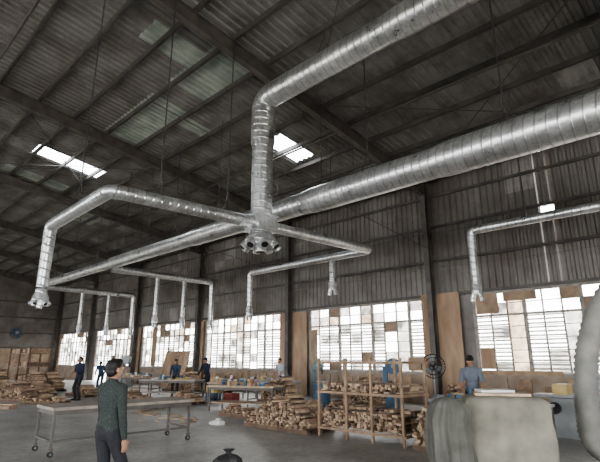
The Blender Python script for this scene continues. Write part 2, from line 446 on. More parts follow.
def clamp(b,p,d,r,n=24):
    """bolted pipe clamp: two raised rims with a dark gap"""
    p=Vector(p);d=Vector(d).normalized(); e=.02+.05*r
    collar(b,p-d*.035,d,r,.03,e,n=n); collar(b,p+d*.035,d,r,.03,e,n=n); collar(b,p,d,r,.045,e*.5,k='wire',n=n)
def duct(b,P,R=1.5,coll=2.4,wires=None,n=28,seg=5,wstep=2.4):
    pts,rad,J=bend_path(P,R,seg)
    b.tube(pts,rad,'duct',n=n)
    for j in J:
        d=Vector((0,0,0))
        if j>0:d+=(pts[j]-pts[j-1]).normalized()
        if j<len(pts)-1:d+=(pts[j+1]-pts[j]).normalized()
        collar(b,pts[j],d,rad[j],.022,.012,n=n)
    for i in range(len(pts)-1):
        a,c=pts[i],pts[i+1]; l=(c-a).length
        if l<.6: continue
        m=max(1,round(l/coll)); d=(c-a)/l
        for q in range(m+1):
            t=min(max(q/m*l,.08),l-.08); r=rad[i]+(rad[i+1]-rad[i])*t/l
            clamp(b,a+d*t,d,r,n=n)
        if wires and abs(d.z)<.3:
            m=max(1,round(l/wstep))
            for q in range(m):
                t=(q+.5)/m*l; p=a+d*t; r=rad[i]+(rad[i+1]-rad[i])*t/l
                collar(b,p,d,r,.035,.014,k='wire',n=n)
                for sg in (-1,1):
                    o=Vector((-d.y,d.x,0)).normalized()*sg*r*.75
                    b.cyl((p.x+o.x,p.y+o.y,p.z+r*.68),(p.x,p.y,p.z+r+.5),.012,'wire',n=5)
                b.cyl((p.x,p.y,p.z+r+.48),(p.x,p.y,roofz(p.y)-.02),.017,'wire',n=5)
def manifold(b,p,r,nn=6):
    p=Vector(p)
    b.tube([p,p-Vector((0,0,.08)),p-Vector((0,0,.20)),p-Vector((0,0,.40))],[r,r*1.05,r*1.45,r*1.45],'duct',n=24,cap1=True)
    collar(b,p-Vector((0,0,.02)),(0,0,1),r,.06,.04)
    collar(b,p-Vector((0,0,.21)),(0,0,1),r*1.45,.035,.035); collar(b,p-Vector((0,0,.39)),(0,0,1),r*1.45,.035,.035)
    for i in range(nn):
        a=i*2*math.pi/nn+.3; o=Vector((math.cos(a),math.sin(a),0))
        s=p-Vector((0,0,.30))+o*r*1.3; e=s+o*r*.45-Vector((0,0,r*.55))
        b.tube([s,s+(e-s)*.6,e],[r*.34,r*.34,r*.36],'duct',n=12)
        b.cyl(e-(e-s)*.02,e-(e-s)*.1,r*.31,'black',n=12)  # black disc paints the shade inside the nozzle mouth
        collar(b,e,(e-s),r*.36,.03,.014,n=12)
    b.cyl(p-Vector((0,0,.40)),p-Vector((0,0,.40+r*.5)),r*.5,'duct',n=16); b.cyl(p-Vector((0,0,.40+r*.5)),p-Vector((0,0,.405+r*.5)),r*.44,'black',n=16)  # black end disc paints the shade inside the stub opening
def drop(b,p,zb,r,w=True):
    p=Vector(p)
    b.tube([p,(p.x,p.y,zb+.35)],[r,r],'duct',n=16)
    b.tube([(p.x,p.y,zb+.35),(p.x,p.y,zb+.2),(p.x,p.y,zb)],[r,r*1.35,r*1.35],'duct',n=16,cap1=True)
    for s in(-1,1):
        b.tube([(p.x+s*r*.5,p.y,zb+.12),(p.x+s*r*1.2,p.y,zb-.08),(p.x+s*r*1.3,p.y,zb-.2)],[r*.6,r*.6,r*.6],'duct',n=12)
    collar(b,(p.x,p.y,zb+.36),(0,0,1),r,.06,.03,n=16)
    collar(b,(p.x,p.y,(p.z+zb)/2),(0,0,1),r,.05,.02,n=16)
    b.box((p.x+r+.03,p.y,(p.z+zb)/2-.2),(.06,.02,.12),'wire')

b=MB()
YA,ZA=9.0,5.82
duct(b,[((8.6,YA,ZA),.40),((-4.3,YA,ZA),.385),((-4.6,YA,ZA),.35),((-8.2,YA,ZA),.35),((-8.7,YA,ZA),.30),((-14,YA,ZA),.30),((-14.4,YA,ZA),.26),((-20.6,YA,ZA),.26),((-21,YA,ZA),.21),((-29.2,YA,ZA),.21)],wires=True,coll=1.3,n=36)
collar(b,(-4.2,YA,ZA),(1,0,0),.385,.10,.07,n=36); collar(b,(-8.15,YA,ZA),(1,0,0),.35,.08,.07,n=36)
b.cyl((-29.19,YA,ZA),(-29.25,YA,ZA),.23,'duct',n=24)
for (bx,ye,dys) in ((-20.8,14.6,(11.4,12.9)),(-28.8,14.2,(11,12.6))):
    zb_=5.6
    duct(b,[((bx,YA,zb_),.17),((bx,ye,zb_),.15),((bx,ye,3.5),.11)],R=1.4,wires=True,n=18,coll=1.5,wstep=3)
    drop(b,(bx,ye,3.6),3.3,.11)
    for dy in dys: drop(b,(bx,dy,zb_-.1),3.3,.105)
b.make('main_spiral_duct',False)

b=MB()
TX,TY,ZT,ZBh=-9.05,7.8,5.05,8.75
duct(b,[((8.6,TY,ZBh),.38),((-4.5,TY,ZBh),.37),((-4.8,TY,ZBh),.34),((TX,TY,ZBh),.33),((TX,TY,7.4),.33),((TX,TY,7.2),.29),((TX,TY,4.75),.28)],R=1.1,wires=True,coll=1.25,n=32,wstep=3)
for z in (5.35,6.2,6.9,7.7): clamp(b,(TX,TY,z),(0,0,1),.305)
b.box((TX,TY,ZT),(.56,.62,.42),'duct')
for s in(-1,1): b.box((TX,TY,ZT+s*.21),(.62,.68,.03),'duct')
manifold(b,(TX,TY,4.84),.28,8)
duct(b,[((TX,TY-.2,ZT),.16),((TX,3.75,ZT-.12),.15),((-12.4,3.75,ZT-.20),.15),((-12.4,3.75,3.3),.13)],R=1.15,wires=True,coll=1.2,n=20,wstep=2.2,seg=3)
manifold(b,(-12.4,3.75,3.25),.13)
duct(b,[((TX,TY+.2,ZT),.15),((TX,12.6,ZT+.1),.14),((-15.25,12.6,ZT+.1),.12),((-15.25,12.6,3.6),.10)],R=1.2,wires=True,coll=1.3,n=18,wstep=3)
drop(b,(-15.25,12.6,3.7),3.4,.11)
drop(b,(-10.7,12.6,ZT),4.0,.11)
b.make('branched_spiral_duct',False)
b=MB()
duct(b,[((8.6,13,5.25),.13),((-5.7,13,5.25),.12),((-5.7,13,3.6),.10)],R=1.3,wires=True,coll=1.5,n=18,wstep=3)
drop(b,(-5.7,13,3.7),3.4,.11)
b.make('small_spiral_duct',False)

b=MB()
def cable(p0,p1,sag,r=.011):
    p0=Vector(p0);p1=Vector(p1);n=14
    b.tube([p0.lerp(p1,i/n)-Vector((0,0,sag*4*(i/n)*(1-i/n))) for i in range(n+1)],[r]*(n+1),'wire',n=5)
for (yy,zz,sg) in ((12.0,6.9,.15),(10.6,7.2,.2),(14.5,5.9,.1),(15.8,4.9,.1)):
    for i in range(1,len(COLS)-1):
        cable((COLS[i],yy,zz+rnd(-.1,.1)),(COLS[i+1],yy,zz+rnd(-.1,.1)),sg)
for c in COLS[1:]:
    for (yy,zz) in ((12.0,6.9),(10.6,7.2),(14.5,5.9)): b.cyl((c,yy,zz-.1),(c,yy,roofz(yy)-.4),.01,'wire',n=5)
    cable((c+.2,16.6,5.8),(c+.2,3,7.4),.1)
b.make('overhead_cables',False)

# ---------------------------------------------------------------- furniture
def table(name,c,L,W,H,rz,top='tabletop',leg='steel',casters=True,th=.05,shelf=False,items=None):
    b=MB(); c=Vector(c); R=Matrix.Rotation(rz,3,'Z')
    P=lambda x,y,z: c+R@Vector((x,y,z))
    b.box(P(0,0,H-th/2),(L,W,th),top,rz)
    b.box(P(0,W/2-.04,H-th-.04),(L-.06,.04,.07),leg,rz);b.box(P(0,-W/2+.04,H-th-.04),(L-.06,.04,.07),leg,rz)
    for s in(-1,1):
        b.box(P(s*(L/2-.05),0,H-th-.04),(.04,W-.08,.07),leg,rz)
        b.box(P(s*(L/2-.05),0,.25),(.035,W-.1,.035),leg,rz)
        for t in(-1,1):
            z0=.14 if casters else 0
            b.box(P(s*(L/2-.05),t*(W/2-.05),(H-th+z0)/2),(.045,.045,H-th-z0),leg,rz)
            if casters:
                q=P(s*(L/2-.05),t*(W/2-.05),.05); ax=R@Vector((0,.02,0))
                b.cyl(q-ax,q+ax,.05,'black',n=16); b.cyl(q-ax*1.3,q+ax*1.3,.02,'grey',n=8)
                b.box(P(s*(L/2-.05),t*(W/2-.05),.115),(.06,.07,.05),leg,rz)
    if casters: b.box(P(0,-W/2+.05,.25),(L-.1,.035,.035),leg,rz)
    if shelf: b.box(P(0,0,.27),(L-.1,W-.1,.025),top,rz)
    if items: items(b,P,rz)
    return b.make(name,False)
table('wheeled_work_table',(-9.5,4.6,0),2.75,.95,.80,math.radians(88),shelf=False)
def clutter(b,P,rz):
    for i in range(18):
        x=rnd(-.95,.95);y=rnd(-.3,.3);k=random.choice(['yellow','blue','white','wood1','wood2','grey','wood1','black'])
        s=(rnd(.1,.35),rnd(.08,.2),rnd(.04,.16)); b.box(P(x,y,.79+s[2]/2),s,k,rnd(0,3))
    for i in range(3):
        q=P(rnd(-.9,.9),rnd(-.3,.3),.8); b.cyl(q,q+Vector((0,0,rnd(.15,.25))),.05,random.choice(['white','blue','red']),n=14)
table('workbench',(-12.6,10.4,0),2.3,1.0,.80,math.radians(25),leg='steel',top='wood1',casters=False,shelf=True,items=clutter)
table('workbench.001',(-18.7,11.3,0),2.6,1.0,.80,math.radians(30),casters=False,shelf=True,items=clutter)
table('workbench.002',(-4.3,9.75,0),2.3,.8,.80,math.radians(-5),top='grey',casters=False,shelf=True,items=clutter)
table('workbench.003',(-15.6,14.2,0),2.6,.9,.80,math.radians(5),leg='grey',casters=False,items=clutter)
table('workbench.004',(-14.6,11.4,0),1.8,.8,.80,math.radians(20),leg='steel',top='wood1',casters=False,items=clutter)
table('workbench.005',(-22.6,11.9,0),2.0,.8,.80,math.radians(15),leg='steel',top='wood2',casters=False,shelf=True,items=clutter)

def board_pile(name,x0,x1,y0,y1,h,ln=.45,th=.05,rz=0,seedv=1,neat=.6,pallet=True):
    random.seed(seedv); b=MB(); cx,cy=(x0+x1)/2,(y0+y1)/2
    W=x1-x0;D=y1-y0; zb=.12 if pallet else 0; R=Matrix.Rotation(rz,3,'Z')
    P=lambda x,y,z: Vector((cx,cy,0))+R@Vector((x,y,z))
    if pallet:
        for i in(-1,0,1): b.box(P(0,i*(D/2-.06),.045),(W,.09,.09),'wood3',rz)
        for i in range(int(W/.16)): b.box(P(-W/2+.08+i*.16,0,.105),(.11,D,.025),'wood2',rz)
    rows=max(1,int(D/ln))
    ph=[rnd(0,6) for _ in range(3)]
    for r in range(rows):
        yy=-D/2+D*(r+.5)/rows; z=zb
        while z<h*1.1:
            x=-W/2
            while x<W/2-.05:
                w=rnd(.05,.11); t=th*rnd(.6,1.2)
                lim=h*(.85+.15*math.sin(x*3+ph[0])+.1*math.sin(x*8+ph[1]))*min(1,.45+2.2*min(x+W/2,W/2-x)/W*1.2)
                if z<lim:
                    a=rnd(-.15,.15)*(1-neat)*2
                    Rr=Matrix.Rotation(rz+a,3,'Z')@Matrix.Rotation(rnd(-.35,.35)*(1-neat),3,'Y')
                    b.box(P(x+w/2,yy+rnd(-.06,.06),z+t/2),(w*.92,ln*rnd(.7,1.05),t),random.choice(['wood1','wood1','wood2','wood2','wood3']),R=Rr)
                x+=w*(1.0 if random.random()<.85 else 1.6)
            z+=th*1.02
    return b.make(name,False)
PN=0
def pile(*a,**k):
    global PN
    board_pile('stacked_timber_offcuts' if PN==0 else 'stacked_timber_offcuts.%03d'%PN,*a,**k); PN+=1
pile(-9.9,-7.7,8.1,9.1,.66,.42,seedv=3,neat=.1)
pile(-5.1,-4.0,8.2,9.2,.8,.42,seedv=5,neat=.1)
pile(-9.8,-8.2,10.9,11.8,.5,.42,seedv=6,neat=.2)
pile(-23.2,-21.5,6.0,7.4,.5,.6,seedv=8,rz=.5,neat=.1)
pile(-26.5,-24.3,7.0,8.5,.6,.6,seedv=9,rz=.3,neat=.1)
pile(-24.3,-22.2,9.0,10.2,.45,.6,seedv=10,neat=.1)
pile(-19.4,-17.3,9.0,9.9,.35,.6,seedv=11,neat=.1)
pile(-29.5,-27.3,8.6,10.2,.9,.6,seedv=12,neat=.2)
pile(-33,-30,6.2,8.2,1.1,.6,seedv=13,neat=.2)
pile(-15.0,-13.4,12.9,13.8,.9,.6,seedv=14,neat=.4)
pile(-24,-21.5,13.9,15,1.0,.6,seedv=15,neat=.4)
pile(-17.2,-15.6,10.2,11.0,.4,.5,seedv=16,neat=.2)
pile(-21.5,-20,14.6,15.6,.8,.6,seedv=17,neat=.4)
pile(-7.6,-6.2,13.8,14.8,.9,.5,seedv=18,neat=.4)
pile(-11.8,-10.2,14.8,15.8,1.0,.5,seedv=19,neat=.4)
pile(-20.8,-19.3,6.4,7.2,.25,.6,seedv=20,rz=.7,neat=.2)
pile(-16.6,-15.4,8.3,9.1,.25,.5,seedv=22,rz=.2,neat=.2)
pile(-27.5,-25.5,4.6,6.0,.7,.6,seedv=23,rz=.2,neat=.2)
pile(-12.2,-10.8,9.0,9.6,.3,.4,seedv=24,neat=.2)
random.seed(21)
b=MB()
x0,x1,y0,y1=-7.45,-5.3,8.25,9.15
for x in (x0,(x0+x1)/2-.3,(x0+x1)/2+.35,x1):
    for y in (y0,y1): b.box((x,y,.82),(.05,.05,1.64),'wood2')
for z in (.18,.92,1.55):
    for y in (y0,y1): b.box(((x0+x1)/2,y,z),(x1-x0+.12,.04,.05),'wood2')
    for x in (x0,x1): b.box((x,(y0+y1)/2,z),(.04,y1-y0,.05),'wood2')
for z in(.23,.97):
    for i in range(8): b.box((x0+.12+i*(x1-x0-.2)/7,(y0+y1)/2,z),(.12,y1-y0-.02,.02),'wood1')
for (zz,hh) in ((.245,.38),(.985,.10)):
    for r in range(2):
        z=zz
        while z<zz+hh*rnd(.8,1):
            x=x0+.08
            while x<x1-.12:
                w=rnd(.05,.1)
                if random.random()<.9: b.box((x+w/2,y0+.23+r*.44+rnd(-.04,.04),z+.022),(w*.9,.4*rnd(.85,1.05),.042),random.choice(['wood1','wood1','wood2','wood3']),rnd(-.1,.1))
                x+=w
            z+=.045
b.make('timber_rack',False)

b=MB(); fx,fy=-6.0,10.8
b.cyl((fx,fy,0),(fx,fy,.05),.26,'black',n=28); b.cyl((fx,fy,.05),(fx,fy,1.35),.025,'grey',n=12)
hc=Vector((fx,fy,1.45)); ax=Vector((.45,-.85,.1)).normalized()
b.cyl(hc+ax*.02,hc-ax*.22,.09,'black',n=20)
X=ax.orthogonal().normalized();Y=ax.cross(X)
for (o,r) in((.02,.28),(.1,.28),(.14,.2),(.0,.2),(.15,.1)):
    pts=[hc+ax*o+(X*math.cos(t)+Y*math.sin(t))*r for t in np.linspace(0,2*math.pi,33)]
    b.tube(pts,[.008]*33,'black',n=6)
for i in range(24):
    t=i*math.pi/12; d=X*math.cos(t)+Y*math.sin(t)
    b.tube([hc+ax*.15+d*.04,hc+ax*.14+d*.2,hc+ax*.1+d*.28,hc+ax*.02+d*.28,hc+d*.2,hc+d*.08],[.004]*6,'black',n=4)
for i in range(3):
    t=i*2*math.pi/3; d=(X*math.cos(t)+Y*math.sin(t)); e=ax.cross(d)
    b.add([hc+ax*.05+d*.04-e*.03,hc+ax*.08+d*.25-e*.09,hc+ax*.04+d*.25+e*.08,hc+ax*.04+d*.04+e*.03],[(0,1,2,3)],'grey')
b.make('pedestal_fan',False)

def bandsaw(name,x,y,rz,k,s=1):
    b=MB(); R=Matrix.Rotation(rz,3,'Z'); P=lambda a,c,z: Vector((x,y,0))+R@Vector((a,c,z))*s
    S3=lambda d:[q*s for q in d]
    b.box(P(0,0,.35),S3((.5,.45,.7)),k,rz); b.box(P(.15,0,.82),S3((.8,.55,.05)),'grey',rz)
    b.box(P(0,0,.75),S3((.3,.3,.1)),k,rz)
    b.box(P(-.25,0,1.15),S3((.14,.25,.9)),k,rz)
    q=Vector(P(.02,0,1.62)); n=R@Vector((0,1,0))
    b.cyl(q-n*.1,q+n*.1,.26*s,k,n=28); b.cyl(q-n*.12,q+n*.12,.06,'grey',n=12)
    b.box(P(.24,0,1.2),S3((.02,.02,.8)),'grey',rz); b.box(P(.24,0,1.3),S3((.05,.06,.25)),'black',rz)
    b.make(name,False)
bandsaw('bandsaw',-8.1,12.2,.5,'blue',.88); bandsaw('bandsaw.001',-14.4,15.9,.1,'teal',.85); bandsaw('bandsaw.002',-27.5,13.5,.4,'grey')

b=MB()
b.box((-3.2,11.9,.4),(1.0,.6,.8),'grey'); b.box((-3.2,11.9,.84),(1.7,.5,.06),'grey'); b.box((-3.5,11.9,.98),(.28,.45,.22),'yellow'); b.cyl((-3.6,11.6,.6),(-3.6,11.5,.6),.12,'black',n=20)
b.box((-2.8,12.05,1.15),(.05,.05,.6),'grey')
b.make('wood_planer',False)

# canvas-covered machine near right
b=MB(); cx,cy=-2.5,6.1; ro=.5
Zs=[i*.05 for i in range(20)]
secs=[(z,cx,cy,1.06-.07*z,.82-.08*z,ro) for z in Zs]+[(1.02,cx,cy,.99,.735,ro),(1.08,cx,cy,.97,.71,ro),(1.13,cx,cy,.94,.67,ro),(1.165,cx,cy,.86,.59,ro),(1.18,cx,cy,.74,.47,ro),(1.185,cx,cy,.4,.25,ro)]
b.loft(secs,'cloth2',p=7,jit=.05,n=160,folds=9)
b.box((cx,cy,1.2),(.62,.42,.03),'wood1',ro); b.box((cx-.1,cy+.05,1.23),(.4,.3,.03),'white',ro+.2)
b.box((cx-.25,cy-.35,.95),(.32,.02,.015),'black',ro)
cx2,cy2=-2.80,5.30
secs=[(z,cx2+.02*math.sin(z*5),cy2,.50-.03*z,.52-.03*z,.4) for z in Zs]+[(1.04,cx2,cy2,.44,.45,.4),(1.11,cx2,cy2,.38,.38,.4),(1.16,cx2,cy2,.27,.26,.4),(1.185,cx2,cy2,.1,.1,.4)]
b.loft(secs,'cloth',p=2.6,jit=.10,n=160,folds=9)
b.make('canvas_covered_machine',False)

# flexible hose with blower at right
b=MB()
ctrl=[(-.5,7.5,3.05),(-1.0,7.15,2.8),(-1.42,7.0,2.34),(-1.67,6.99,1.80),(-1.79,7.06,1.30),(-1.84,7.14,.98),(-1.86,7.28,.60),(-1.70,7.5,.42),(-1.35,7.6,.42)]
pts=[]
for i in range(len(ctrl)-1):
    p0=Vector(ctrl[max(0,i-1)]);p1=Vector(ctrl[i]);p2=Vector(ctrl[i+1]);p3=Vector(ctrl[min(len(ctrl)-1,i+2)])
    for q in range(7):
        t=q/7; pts.append(.5*((2*p1)+(p2-p0)*t+(2*p0-5*p1+4*p2-p3)*t*t+(3*p1-p0-3*p2+p3)*t**3))
pts.append(Vector(ctrl[-1]))
P2=[];R2=[]
for i in range(len(pts)-1):
    P2+= [pts[i],pts[i].lerp(pts[i+1],.5)]; R2+=[.125,.143]
P2.append(pts[-1]);R2.append(.13)
b.tube(P2,R2,'hose',n=28)
b.cyl((-.95,7.4,.47),(-.95,8.0,.47),.42,'grey',n=36); b.box((-.95,7.7,.04),(.8,.7,.08),'steel')
b.cyl((-.5,7.5,3.05),(0,7.75,3.2),.17,'duct',n=24)
b.cyl((0,7.75,0),(0,7.75,3.3),.05,'steel',n=12)
b.make('dust_blower_hose',False)

def sack(name,x,y,w,d,h,k,ro):
    b=MB(); b.loft([(0,x,y,w*.85,d*.85,ro),(h*.1,x,y,w*.97,d*.97,ro),(h*.3,x,y,w,d,ro),(h*.5,x+.02,y,w*.93,d*.88,ro),(h*.68,x+.04,y,w*.62,d*.55,ro),(h*.78,x+.05,y,w*.2,d*.18,ro),(h*.84,x+.05,y,w*.16,d*.14,ro),(h,x+.07,y,w*.42,d*.3,ro)],k,p=2.3,jit=.16,n=72,folds=6); b.make(name,False)
sack('plastic_sack',-10.55,7.75,.4,.26,.16,'white',.4)
sack('plastic_sack.001',-6.25,4.8,.42,.34,.3,'black',.9)
b=MB(); b.box((-19.5,4.9,.05),(1.6,.4,.1),'wood2',.6); b.box((-19.6,5.0,.12),(1.4,.25,.04),'wood1',.7); b.make('timber_planks',False)

b=MB()
for (x,y,z,k) in ((-16.9,12.2,0,'blue'),(-16.9,12.2,.3,'yellow'),(-16.2,12.6,0,'red')):
    b.box((x,y,z+.02),(.55,.38,.03),k)
    for s in(-1,1):
        b.box((x+s*.26,y,z+.15),(.025,.38,.28),k); b.box((x,y+s*.18,z+.15),(.55,.025,.28),k)
b.make('plastic_crates',False)
b=MB(); b.cyl((-10.9,12.2,0),(-10.9,12.2,.85),.29,'blue',n=28)
for z in(.02,.3,.57,.84): b.tube([(-10.9,12.2,z-.015),(-10.9,12.2,z+.015)],[.30,.30],'blue',n=28)
b.make('oil_drum',False)
b=MB(); c=Vector((XL+.25,13.3,4.0)); n=Vector((1,0,0))
b.tube([c-n*.2,c-n*.2,c+n*.15,c+n*.15],[.5,.6,.6,.5],'blue',n=36)
b.cyl(c-n*.2,c-n*.19,.55,'steel',n=36); b.cyl(c,c+n*.16,.13,'grey',n=16)
for i in range(5):
    t=i*2*math.pi/5; d=Vector((0,math.cos(t),math.sin(t))); e=n.cross(d)
    b.add([c+d*.1-e*.05,c+d*.5-e*.15+n*.08,c+d*.5+e*.1,c+d*.1+e*.05],[(0,1,2,3)],'blue')
b.make('wall_exhaust_fan',False)
b=MB()
for x in (-36,-34,-32.2):
    for y in(9.6,10.8): b.box((x,y,1.2),(.08,.08,2.4),'wood3')
for z in(.4,1.2,2.0):
    b.box((-34.1,10.2,z),(4,1.25,.05),'wood2')
    for i in range(9): b.box((-36+.25+i*.44,10.2,z+.15),(.36,1.1,rnd(.15,.35)),random.choice(['wood1','wood2','wood3']))
b.make('lumber_shelf',False)
b=MB()
for i in range(4):
    b.box((-27.6+i*.5,YW-.75+.03*i,1.09),(1.1,.03,2.15),random.choice(['wood1','ply','wood2']),R=Matrix.Rotation(-.22,3,'X'))
b.make('leaning_plywood',False)
b=MB()
for i in range(34):
    x=rnd(-17.0,-11.2); y=rnd(7.0,8.1)
    b.box((x,y,.012),(rnd(.15,.6),rnd(.05,.1),.024),random.choice(['wood1','wood2','wood1']),rnd(0,3.1))
b.make('scattered_timber_scraps',False)

# ---------------------------------------------------------------- people
def capsule_mesh(V,F,p0,r0,p1,r1,n=14,h=5):
    p0=Vector(p0);p1=Vector(p1);d=p1-p0
    if d.length<1e-5: d=Vector((0,0,1e-4))
    d=d.normalized(); x=d.orthogonal().normalized();y=d.cross(x); o=len(V); rings=[]
    for i in range(1,h+1):
        t=math.pi/2*i/h; rings.append((p0-d*math.cos(t)*r0,math.sin(t)*r0))
    for i in range(0,h):
        t=math.pi/2*i/h; rings.append((p1+d*math.sin(t)*r1,math.cos(t)*r1))
    V.append(p0-d*r0)
    for c,r in rings:
        for j in range(n):
            a=2*math.pi*j/n; V.append(c+x*math.cos(a)*r+y*math.sin(a)*r)
    V.append(p1+d*r1); e=len(V)-1
    for j in range(n): F.append((o,o+1+(j+1)%n,o+1+j))
    for i in range(len(rings)-1):
        for j in range(n):
            j2=(j+1)%n; F.append((o+1+i*n+j,o+1+i*n+j2,o+1+(i+1)*n+j2,o+1+(i+1)*n+j))
    q=o+1+(len(rings)-1)*n
    for j in range(n): F.append((q+j,q+(j+1)%n,e))
def ell_mesh(V,F,c,r,R,n=18,h=12):
    c=Vector(c);o=len(V)
    V.append(c+R@Vector((0,0,r[2])))
    for i in range(1,h):
        t=math.pi*i/h
        for j in range(n):
            a=2*math.pi*j/n; V.append(c+R@Vector((math.sin(t)*math.cos(a)*r[0],math.sin(t)*math.sin(a)*r[1],math.cos(t)*r[2])))
    V.append(c+R@Vector((0,0,-r[2]))); e=len(V)-1
    for j in range(n): F.append((o,o+1+j,o+1+(j+1)%n))
    for i in range(h-2):
        for j in range(n):
            j2=(j+1)%n; F.append((o+1+i*n+j,o+1+(i+1)*n+j,o+1+(i+1)*n+j2,o+1+i*n+j2))
    q=o+1+(h-2)*n
    for j in range(n): F.append((q+j,e,q+(j+1)%n))
def ik(a,t,l1,l2,pole):
    a=Vector(a);t=Vector(t);d=t-a;L=min(d.length,(l1+l2)*.998); d.normalize(); t=a+d*L
    x=(l1*l1-l2*l2+L*L)/(2*L); h=math.sqrt(max(0,l1*l1-x*x))
    p=Vector(pole); p=(p-d*p.dot(d)).normalized()
    return a+d*x+p*h,t
def person(name,x,y,heading,H=1.66,lean=0,headtilt=0,headturn=0,wr=(.25,.06,.80),wl=(-.25,.06,.80),fr=(.11,0),fl=(-.11,0),hip=.93,
           shirt='s_navy',pants='p_dark',sleeve='long',cap=None,vox=.010,palm=0.0,back=0):
    S=H/1.70; prim=[]
    def C(p0,r0,p1,r1,k): prim.append(('c',Vector(p0),r0,Vector(p1),r1,k))
    I3=Matrix.Identity(3)
    def E(c,r,k,R=I3): prim.append(('e',Vector(c),Vector(r),R,None,k))
    pel=Vector((0,back,hip)); RL=Matrix.Rotation(-lean,3,'X')
    T=lambda a,b_,c: pel+RL@Vector((a,b_,c))
    for s,f in((1,fr),(-1,fl)):
        hipj=pel+Vector((s*.09,0,-.03)); kn,an=ik(hipj,(f[0],f[1],.085),.43,.43,(s*.08,1,0))
        C(hipj,.088,kn,.062,pants); C(kn,.064,kn.lerp(an,.4),.062,pants); C(kn.lerp(an,.4),.060,an+Vector((0,0,.02)),.052,pants)
        C(an,.036,an+Vector((0,0,-.02)),.036,'shoe')
        C(an+Vector((0,-.035,-.045)),.038,an+Vector((s*.02,.13,-.052)),.033,'shoe'); C(an+Vector((s*.02,.13,-.052)),.033,an+Vector((s*.025,.18,-.056)),.028,'shoe')
    E(pel+Vector((0,0,.0)),(.155,.112,.12),pants,RL)
    E(T(0,.0,.12),(.150,.108,.17),shirt,RL); C(T(-.065,0,.03),.098,T(.065,0,.03),.098,shirt)
    E(T(0,.0,.33),(.168,.108,.19),shirt,RL); C(T(-.10,0,.42),.082,T(.10,0,.42),.082,shirt)
    C(T(-.07,-.01,.49),.055,T(.07,-.01,.49),.055,shirt)
    C(T(0,-.005,.50),.062,T(0,.0,.54),.056,shirt)
    nb=T(0,.0,.52); RH=RL@Matrix.Rotation(lean*.6-headtilt,3,'X')@Matrix.Rotation(headturn,3,'Z')
    hd=T(0,.015,.56)+RH@Vector((0,.015,.10))
    C(nb,.053,hd+RH@Vector((0,-.01,-.04)),.050,'skin')
    h=lambda a,b_,c: hd+RH@Vector((a,b_,c))
    E(h(0,-.005,.03),(.074,.092,.088),'skin',RH); E(h(0,.022,-.035),(.056,.066,.072),'skin',RH); E(h(0,.055,-.082),(.026,.024,.020),'skin',RH)
    C(h(0,.088,.012),.009,h(0,.106,-.022),.013,'skin'); E(h(0,.095,-.026),(.019,.012,.010),'skin',RH)
    for s in(-1,1):
        E(h(s*.076,-.002,-.005),(.009,.019,.030),'skin',RH@Matrix.Rotation(s*-.25,3,'Z'))
        E(h(s*.045,.06,-.02),(.02,.02,.018),'skin',RH)
    E(h(0,-.018,.045),(.081,.098,.088),'hair',RH); E(h(0,-.045,-.01),(.070,.068,.070),'hair',RH); E(h(0,.035,.088),(.060,.055,.035),'hair',RH)
    if cap:
        E(h(0,-.005,.065),(.088,.106,.080),cap,RH); C(h(-.03,.09,.058),.012,h(-.03,.15,.048),.010,cap);C(h(.03,.09,.058),.012,h(.03,.15,.048),.010,cap);C(h(0,.09,.06),.014,h(0,.16,.05),.010,cap)
    extra=[]
    for s in(-1,1): extra.append((h(s*.030,.078,.008),.0125,'eye')); extra.append((h(s*.030,.0875,.008),.0065,'pupil'))
    for s,w in((1,wr),(-1,wl)):
        sh=T(s*.178,0,.455); el,wt=ik(sh,w,.285,.25,(s*.5,-1,-.25))
        C(T(s*.09,0,.46),.062,sh,.060,shirt); C(sh,.060,el,.046,shirt)
        m=el.lerp(wt,.45)
        if sleeve=='long':
            C(el,.046,m,.044,shirt); C(m,.043,wt.lerp(el,.06),.034,shirt); C(wt.lerp(el,.12),.028,wt,.024,'skin')
        else:
            C(el,.041,m,.037,'skin'); C(m,.036,wt,.025,'skin')
        fd=(wt-el).normalized()
        inn=Vector((-s,0,0)); inn=(inn-fd*inn.dot(fd))
        if inn.length<.1: inn=Vector((0,0,-1))
        inn.normalize(); inn=(Matrix.Rotation(s*palm,3,fd)@inn); side=fd.cross(inn).normalized()
        if side.y<0 and abs(side.y)>.2: side=-side
        hb=Matrix((side,inn,fd)).transposed()
        E(wt+fd*.048,(.040,.016,.050),'skin',hb); C(wt+fd*.02+side*.01,.018,wt+fd*.08,.016,'skin')
        for q,(off,ln) in enumerate(((.030,.072),(.010,.080),(-.010,.074),(-.029,.058))):
            a=wt+fd*.085+side*off; d1=(fd+inn*.25+side*off*1.5).normalized(); d2=(fd+inn*.8).normalized(); d3=(fd*.6+inn).normalized()
            p1=a+d1*ln*.45;p2=p1+d2*ln*.32;p3=p2+d3*ln*.22
            C(a-fd*.015,.0095,p1,.009,'skin');C(p1,.009,p2,.0082,'skin');C(p2,.0082,p3,.007,'skin')
        a=wt+fd*.025+side*.028; p1=a+(side*.8+fd*.7+inn*.3).normalized()*.038; p2=p1+(fd+inn*.35+side*.2).normalized()*.032
        C(a,.013,p1,.0115,'skin');C(p1,.011,p2,.009,'skin')
    V=[];F=[]
    for p in prim:
        if p[0]=='c': capsule_mesh(V,F,p[1],p[2],p[3],p[4])
        else: ell_mesh(V,F,p[1],p[2],p[3])
    me=bpy.data.meshes.new('tmp'); me.from_pydata([v[:] for v in V],[],F); me.update()
    ob=bpy.data.objects.new('tmp',me); SC.objects.link(ob)
    md=ob.modifiers.new('r','REMESH'); md.mode='VOXEL'; md.voxel_size=vox; md.use_smooth_shade=True
    ms=ob.modifiers.new('s','SMOOTH'); ms.factor=.5; ms.iterations=3 if vox<.009 else 2
    bpy.context.view_layer.update()
